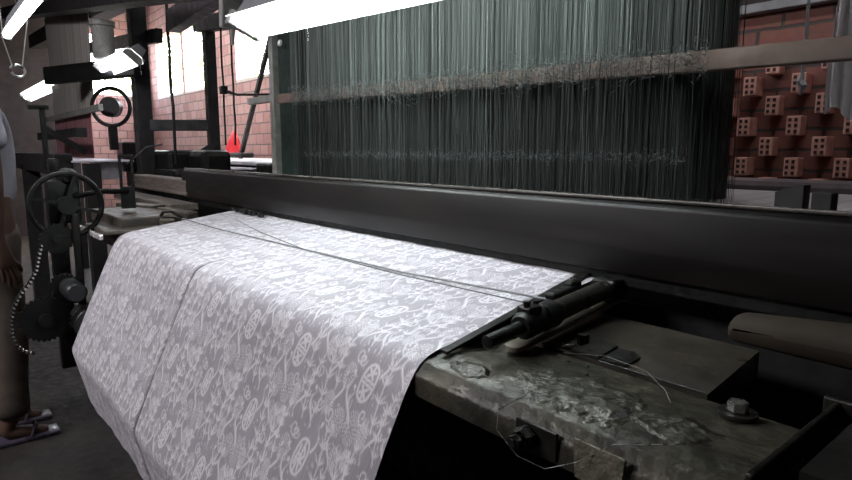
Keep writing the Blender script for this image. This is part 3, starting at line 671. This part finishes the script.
# cord and white cloth hanging at right
w = MB(); w.tube([(-.68, 2.0, 3.7), (-.675, 2.0, 1.44)], .0045, 6); w.tube([(-.675, 2.0, 1.47), (-.68, 2.0, 1.45), (-.67, 2.0, 1.435), (-.675, 1.995, 1.41)], [.006, .011, .012, .004], 8)
tag(w.build('knotted_cord', mat('grey_rope', '#a7a7aa', '#c4c4ca', rough=.9)), 'thin grey cord with knotted end hanging before the brick wall', 'cord')
w = MB(); n = 26
for s_, off in ((1, 0),):
    A_ = []
    for zi in range(14):
        z = 1.35+zi*.06; row = []
        for k in range(n):
            t = k/(n-1); wd = (.035 if zi < 6 else .026)+.004*math.sin(zi*.9)
            row.append(w.bm.verts.new((-.575+(t-.5)*2*wd, 2.0+.012*math.sin(t*17+zi*.15)+.01*t, z+(.02*math.sin(t*5) if zi == 0 else 0))))
        A_.append(row)
    for i in range(13):
        for k in range(n-1): w.bm.faces.new((A_[i][k], A_[i][k+1], A_[i+1][k+1], A_[i+1][k]))
tag(w.build('hanging_rag', mat('pale_grey_rag', '#e0dcde', '#f4f0f2', rough=.9), smooth=True), 'pale rag hanging at the right edge before the brick wall', 'rag')

# ------------------------------------------------------------------ far loom on the left
f2 = empty('far_loom', (-5.5, 1.3, 0), 'dark timber framed loom standing in the left background', 'loom')
def part(nm, m, fn, smooth=False, parent=f2):
    w = MB(); fn(w); return w.build(nm, m, parent, smooth=smooth)
part('corner_post', BLACKW, lambda w: w.box((-4.50, 1.22, 1.45), (.11, .10, 2.9), bev=.006))
part('corner_post', BLACKW, lambda w: w.box((-4.22, 1.6, 1.05), (.07, .07, 2.1), bev=.005))
part('corner_post', BLACKW, lambda w: w.box((-7.2, 1.25, 1.25), (.1, .1, 2.5), bev=.005))
part('top_beam', BLACKW, lambda w: w.bar((-9.4, 1.3, 2.62), (-3.3, 1.3, 2.30), .14, .16, bev=.005))
part('top_beam', BLACKW, lambda w: w.bar((-4.4, 1.6, 2.12), (-3.15, 1.55, 1.98), .08, .10, bev=.005))
part('top_beam', mat('grey_timber_beam', '#3a3739', '#4c4649', rough=.6, scale=8), lambda w: w.bar((-4.0, 1.3, 2.04), (-2.95, 1.25, 2.06), .08, .13, bev=.006))
part('side_beam', BLACKW, lambda w: w.bar((-4.5, 1.22, 1.42), (-4.22, 1.62, 1.42), .06, .075, bev=.004))
part('side_beam', BLACKW, lambda w: w.bar((-8.6, 1.35, 2.38), (-4.3, 1.3, 2.00), .05, .09, bev=.004))
part('cross_bar', IRON_D, lambda w: w.bar((-5.1, .76, 1.77), (-4.32, 1.16, 1.79), .06, .12, bev=.008))
part('diagonal_brace', BLACKW, lambda w: w.bar((-4.3, 1.25, 1.05), (-4.2, 1.62, 1.30), .05, .05))
part('machine_body', IRON_D, lambda w: (w.box((-4.6, 1.55, .75), (1.2, .6, .75), bev=.03), w.box((-4.45, 1.45, 1.17), (.5, .35, .16), bev=.03), w.box((-4.05, 1.50, 1.16), (.30, .2, .18), bev=.04), w.box((-4.9, 1.25, 1.2), (.2, .2, .22), bev=.02)))
part('cylinder_guard', GREYP, lambda w: (w.cyl((-4.38, .98, 1.83), (-4.38, .98, 2.04), .065, seg=24, bev=.006), w.cyl((-4.38, .98, 2.03), (-4.38, .98, 2.06), .075, seg=24)), smooth=True)
part('fan_wheel', IRON_D, lambda w: (w.ring((-4.75, 1.08, 1.55), (.8, -.6, 0), .13, .014, 36), w.lathe((-4.75, 1.08, 1.55), (.8, -.6, 0), [(0, -.03), (.07, -.03), (.07, .03), (0, .03)], 24), w.bar((-4.75, 1.08, 1.42), (-4.75, 1.08, 1.25), .05, .05)), smooth=True)
part('front_beam', BLACKW, lambda w: w.bar((-8.2, .9, 2.72), (-2.45, .9, 1.90), .12, .12, bev=.006))
part('head_motor', IRON, lambda w: (w.box((-6.6, 1.15, 2.42), (.5, .2, .16), bev=.02), w.box((-6.0, 1.15, 2.40), (.2, .16, .17), bev=.02)))
part('batten', BLACKW, lambda w: w.box((-5.1, .80, 1.36), (1.6, .06, .06), bev=.005))
part('breast_beam', BLACKW, lambda w: (w.box((-5.2, .62, 1.17), (2.6, .10, .12), bev=.01), w.box((-5.2, .62, .6), (.1, .1, 1.1)), w.box((-3.85, .75, .6), (.08, .08, 1.15))))
part('t_handle', IRON_D, lambda w: (w.bar((-3.6, .50, 1.15), (-3.6, .50, 1.46), .022, .022), w.bar((-3.6, .44, 1.46), (-3.6, .53, 1.46), .022, .022), w.bar((-3.6, .50, 1.36), (-3.6, .68, 1.24), .02, .03)))
# yarn sheet: pale above, dusky rose below
items = []
for i in range(420):
    t = i/419; x = -6.5+1.62*t
    items.append(([(x+.12*(t-.5), 1.0, 2.42), (x, 1.0, 1.95), (x, 1.0, 1.55)], .0045, random.random()))
o = strand_obj('yarn_sheet', items, shade_mat('cream_yarn', '#8b8580', '#c7c1b8', .7), f2); o['kind'] = 'stuff'
items = []
for i in range(300):
    t = i/299; x = -6.5+1.5*t
    items.append(([(x, 1.0, 1.55), (x, 1.0, 1.16)], .005, random.random()))
o = strand_obj('rose_yarn', items, shade_mat('dusky_rose_yarn', '#7c4a50', '#b98a8c', .7), f2); o['kind'] = 'stuff'
part('yarn_bar', GREYP, lambda w: w.box((-5.6, .96, 1.53), (2.2, .03, .045), bev=.004))
c2 = part('woven_cloth', mat('pale_lilac_cloth', '#b9b4bd', '#d6d2da', rough=.6, scale=30), lambda w: (w.box((-5.2, .81, 1.185), (2.6, .36, .012), bev=.003), w.box((-4.0, .86, 1.13), (.05, .17, .11), bev=.004)))
# slim hanging cords in front of the bright window
for i, (x, y, lab) in enumerate(((-4.05, 1.28, 'thin cord hanging just right of the thick dark post'), (-3.75, 1.5, 'dangling cord with small block before the first bright window'), (-3.6, 1.5, 'twisted cord hanging nearer the thin post before the window'))):
    w = MB(); zz = 2.6; pts = [(x+random.uniform(-.012, .012), y, zz-k*.12) for k in range(12 if i else 13)]
    w.tube(pts, .006 if i else .010, 6)
    if i == 1: w.box((x, y, 1.62), (.05, .04, .05), bev=.006)
    tag(w.build('dangling_rope', IRON_D), lab, 'rope')

# third loom bed by the back wall: white cloth on it
t3 = empty('cloth_table', (-5.4, 2.35, 0), 'white covered bench by the brick wall beyond the loom post', 'table')
MB().box((-5.4, 2.35, 1.15), (4.2, .90, .03), bev=.008).build('white_cover', mat('white_cover_cloth', '#d9dcdf', '#eef0f2', rough=.5, scale=8, bump=.05), t3)
for x in (-7.3, -3.5):
    for y in (2.0, 2.7): MB().box((x, y, .57), (.07, .07, 1.14)).build('leg', BLACKW, t3)
MB().box((-5.4, 2.0, 1.08), (4.0, .05, .10)).build('apron', BLACKW, t3)
w = MB(); w.box((-3.75, 1.80, 1.12), (.25, .12, .09), bev=.02); w.cyl((-3.9, 1.80, 1.12), (-3.6, 1.80, 1.12), .03, seg=12)
tag(w.build('motor_block', IRON_D), 'dark lump of machinery before the white covered bench', 'machine')
# red bag, peaked
w = MB(); prof_ = [(0, .0, 0.), (.10, .05, .0), (.115, .055, .08), (.085, .04, .17), (.04, .022, .25), (.006, .005, .285)]
rings = []
for k, (rx, ry, z) in enumerate(prof_):
    rings.append([w.bm.verts.new((-6.30+rx*1.5*math.cos(a)*(1+.1*math.sin(3*a+k))+.10*z, 2.60+ry*math.sin(a)*(1+.1*math.sin(5*a)), 1.174+z)) for a in [2*PI*j/20 for j in range(20)]])
for i in range(len(rings)-1):
    for k in range(20): w.bm.faces.new((rings[i][k], rings[i][(k+1) % 20], rings[i+1][(k+1) % 20], rings[i+1][k]))
tag(w.build('plastic_bag', RED, smooth=True), 'bright red peaked plastic bag on the white bench against bricks', 'bag')
# leaning pole
w = MB(); w.bar((-5.78, 2.45, 1.175), (-4.93, 2.42, 2.25), .035, .035); w.box((-5.75, 2.45, 1.20), (.30, .14, .05), bev=.02)
tag(w.build('leaning_pole', BLACKW), 'dark slanting pole with a wide foot before the brick wall', 'pole')

# ------------------------------------------------------------------ outside
tr = empty('garden_tree', (-14.2, 5.4, 0), 'leafy green tree glimpsed outside through the upper opening', 'tree')
LEAF = mat('sunlit_leaf', '#5c7d3e', '#a9c27e', rough=.6, scale=3, bump=0)
MB().tube([(-14.2, 5.4, 0), (-14.1, 5.4, 1.6), (-14.3, 5.3, 2.8)], [.16, .12, .06], 10).build('trunk', BLACKW, tr)
V = []; F = []
for i in range(2600):
    c = Vector((-14.2+random.gauss(0, 1.1), 5.2+random.gauss(0, 1.4), 3.3+random.gauss(0, .7))); q = Quaternion((random.gauss(0, 1), random.gauss(0, 1), random.gauss(0, 1), random.gauss(0, 1))).normalized()
    b0 = len(V); V += [c+q @ Vector(p) for p in ((-.09, 0, 0), (0, -.035, 0), (.09, 0, 0), (0, .035, 0))]; F.append((b0, b0+1, b0+2, b0+3))
mm = bpy.data.meshes.new('foliage'); mm.from_pydata(V, [], F); mm.materials.append(LEAF); o = bpy.data.objects.new('foliage', mm); COL.objects.link(o); o.parent = tr; o.matrix_parent_inverse = Matrix.Translation(-tr.location)
MB().box((-8, 8, -.06), (30, 9.5, .1)).build('ground', mat('pale_yard', '#b0a898', '#c8c0b0', scale=2), kind='structure')

# ------------------------------------------------------------------ person at the left edge
def skin_mesh(name, chains, m, parent, sub=2):
    """chains: list of lists of (co, radius) ; points shared by identical coordinates"""
    V = []; Rr = []; E = []; key = {}
    for ch_ in chains:
        prev = None
        for c, r in ch_:
            kk = tuple(round(x, 4) for x in c)
            if kk not in key: key[kk] = len(V); V.append(c); Rr.append(r)
            i = key[kk]
            if prev is not None and prev != i: E.append((prev, i))
            prev = i
    mm = bpy.data.meshes.new(name); mm.from_pydata(V, E, []); o = bpy.data.objects.new(name, mm); COL.objects.link(o)
    md = o.modifiers.new('s', 'SKIN'); md.use_smooth_shade = True
    for i, sv in enumerate(mm.skin_vertices[0].data):
        r = Rr[i]; sv.radius = (r, r) if not isinstance(r, tuple) else r; sv.use_root = (i == 0)
    o.modifiers.new('u', 'SUBSURF').levels = sub; o.modifiers['u'].render_levels = sub
    dg = bpy.context.evaluated_depsgraph_get(); ev = o.evaluated_get(dg); me2 = bpy.data.meshes.new_from_object(ev)
    o.modifiers.clear(); o.data = me2; me2.materials.clear(); me2.materials.append(m)
    me2.polygons.foreach_set('use_smooth', [True]*len(me2.polygons))
    o.parent = parent; return o
per = empty('person', (-3.12, .205, 0), 'person standing at the far left edge in pale top and brown trousers', 'person')
per.rotation_euler = (0, 0, 0)
SK = mat('warm_brown_skin', '#4a352b', '#5a4438', rough=.6, scale=4, bump=0)
SHIRT = mat('pale_grey_shirt', '#7d7c84', '#94939c', rough=.9, scale=10, bump=.1)
TROU = mat('brown_trousers', '#3d352f', '#564c43', rough=.9, scale=10, bump=.1)
# local frame: +Y forward, X sideways, arm on +X side is nearest the camera
ch_ = [[((0, 0, .93), .11), ((0, 0, 1.08), .10), ((0, 0, 1.26), .12), ((0, 0, 1.40), .09), ((0, -.01, 1.47), .05), ((0, -.03, 1.53), .048), ((0, -.045, 1.62), .082), ((0, -.045, 1.70), .070)]]
for s in (-1, 1):
    ay = -.045
    ch_.append([((0, 0, 1.40), .09), ((s*.16, .0, 1.39), .055), ((s*.20, .01, 1.12), .042), ((s*.20, ay+.05, .90), .030), ((s*.20, ay+.065, .86), .027), ((s*.20, ay+.075, .81), .032)])
    for k, (dy, dz, l) in enumerate(((.030, 0, .075), (.012, -.004, .085), (-.006, -.004, .080), (-.024, 0, .062))):
        b_ = (s*.20, ay+.075, .81)
        ch_.append([(b_, .032), ((s*.197, ay+.075+dy*.8, .775), .010), ((s*.19, ay+.085+dy, .775-l*.55), .009), ((s*.178, ay+.085+dy, .775-l), .007)])
    ch_.append([((s*.20, ay+.075, .81), .032), ((s*.185, ay+.115, .785), .011), ((s*.175, ay+.125, .75), .009)])
    ch_.append([((0, 0, .93), .11), ((s*.09, 0, .86), .085), ((s*.10, .03, .50), .052), ((s*.10, .0, .12), .036), ((s*.10, -.03, .05), .036), ((s*.10, .02, .035), .035), ((s*.10, .08, .025), .028), ((s*.10, .13, .02), .020)])
body = skin_mesh('body', ch_, SK, per)
shirt = skin_mesh('shirt', [[((0, 0, .98), .125), ((0, 0, 1.12), .118), ((0, 0, 1.28), .135), ((0, .0, 1.40), .105), ((0, .01, 1.45), .062)], [((0, 0, 1.40), .105), ((.165, 0, 1.385), .068), ((.195, .03, 1.24), .060)], [((0, 0, 1.40), .105), ((-.165, 0, 1.385), .068), ((-.195, .03, 1.24), .060)]], SHIRT, per)
trou = skin_mesh('trousers', [[((0, 0, .98), .125), ((0, 0, .90), .13)]]+[[((0, 0, .90), .13), ((s*.09, .0, .82), .095), ((s*.10, .03, .50), .070), ((s*.10, .01, .25), .066), ((s*.10, .0, .10), .078)] for s in (-1, 1)], TROU, per)
HAIR = mat('black_hair', '#0d0b0b', '#161312', rough=.5, scale=30)
w = MB(); t = bmesh.new(); bmesh.ops.create_uvsphere(t, u_segments=24, v_segments=16, radius=.105)
for v in list(t.verts):
    v.co.y *= 1.05
    if v.co.z < -.02 and v.co.y > -.02: v.co *= .75
bmesh.ops.transform(t, matrix=Matrix.Translation((0, -.06, 1.675)), verts=t.verts); w._merge(t)
h = w.build('hair', HAIR, None, smooth=True); h.parent = per
def dot(nm, c, d, m):
    w = MB(); t = bmesh.new(); bmesh.ops.create_uvsphere(t, u_segments=12, v_segments=8, radius=.5)
    bmesh.ops.transform(t, matrix=Matrix.Translation(c) @ Matrix.Diagonal((*d, 1)), verts=t.verts); w._merge(t); o = w.build(nm, m, None, smooth=True); o.parent = per
dot('nose', (0, .050, 1.615), (.026, .035, .04), SK); dot('mouth', (0, .033, 1.575), (.045, .012, .012), mat('lips', '#6a3c38', '#75443f'))
for s in (-1, 1):
    dot('eye', (s*.032, .030, 1.645), (.026, .016, .014), mat('eye_white', '#c8c4bc', '#d8d4cc')); dot('ear', (s*.088, -.055, 1.625), (.02, .04, .06), SK)
    w = MB(); w.box((s*.10, .04, .010), (.10, .25, .018), bev=.006); w.tube([(s*.10-.045, .06, .02), (s*.10-.02, .08, .062), (s*.10+.02, .08, .062), (s*.10+.045, .06, .02)], .007, 8); o = w.build('sandal', mat('sandal_dark', '#2c2730', '#453e4c', rough=.35), None, smooth=True); o.parent = per

# ------------------------------------------------------------------ camera, world, light
cam = bpy.data.cameras.new('camera'); cam.sensor_width = 36; cam.lens = 600/852*36; cam.clip_start = .02
co_ = bpy.data.objects.new('camera', cam); COL.objects.link(co_); co_.location = (0, 0, 1.25)
co_.rotation_euler = (PI/2-math.atan(90/600), 0, math.radians(50)); scn.camera = co_
wd = bpy.data.worlds.new('world'); scn.world = wd; wd.use_nodes = True; nt = wd.node_tree; N = nt.nodes; L = nt.links
bg = N['Background']; sky = N.new('ShaderNodeTexSky'); sky.sky_type = 'NISHITA'; sky.sun_disc = False; sky.sun_elevation = math.radians(50); sky.dust_density = 4; sky.air_density = 1
mxw = N.new('ShaderNodeMix'); mxw.data_type = 'RGBA'; mxw.inputs[0].default_value = .85; mxw.inputs[7].default_value = (1, .98, 1, 1)
L.new(sky.outputs[0], mxw.inputs[6]); L.new(mxw.outputs[2], bg.inputs[0]); bg.inputs[1].default_value = 12.0
def area(name, loc, rot, sx, sy, p, col=(1, 1, 1)):
    l = bpy.data.lights.new(name, 'AREA'); l.shape = 'RECTANGLE'; l.size = sx; l.size_y = sy; l.energy = p; l.color = col
    o = bpy.data.objects.new(name, l); COL.objects.link(o); o.location = loc; o.rotation_euler = rot; return o
# tubes' throw
area('tube_throw', (-1.22, .80, 1.575), (.25, 0, 0), 1.15, .08, 8, (.86, 1, .97))
area('tube_throw_left', (-2.65, .34, 1.75), (0, 0, 0), .95, .06, 5, (1, .97, 1))
area('tube_throw_back', (-1.22, .88, 1.63), (math.radians(90), 0, 0), 1.15, .08, 5, (.9, 1, .98))
area('wall_side_lamp', (-7.4, 1.5, 3.1), (math.radians(48), 0, 0), 3.0, .2, 70, (1, .97, .98))  # added fill light aimed at the far brick wall, no fixture there
area('next_loom_lamp', (-.7, 1.85, 2.75), (math.radians(35), 0, 0), 1.4, .1, 9, (1, .97, .97))  # added fill light to brighten the right brick wall, no fixture there
# added fill lights: cloth front from out of view, extra daylight indoors
area('hall_lamp', (-2.4, -1.9, 2.9), (math.radians(38), 0, 0), 2.0, .5, 90, (1, .96, 1))
area('window_daylight', (-3.2, 2.6, 2.9), (math.radians(-30), 0, 0), 2.0, .6, 10, (1, .97, .95))  # added area light before solid wall, supplementing the daylight
scn.view_settings.view_transform = 'Standard'; scn.view_settings.look = 'None'; scn.view_settings.exposure = 0
scn.cycles.use_denoising = True
try: scn.cycles.denoiser = 'OPENIMAGEDENOISE'
except Exception: pass
scn.cycles.max_bounces = 8; scn.cycles.sample_clamp_indirect = 4
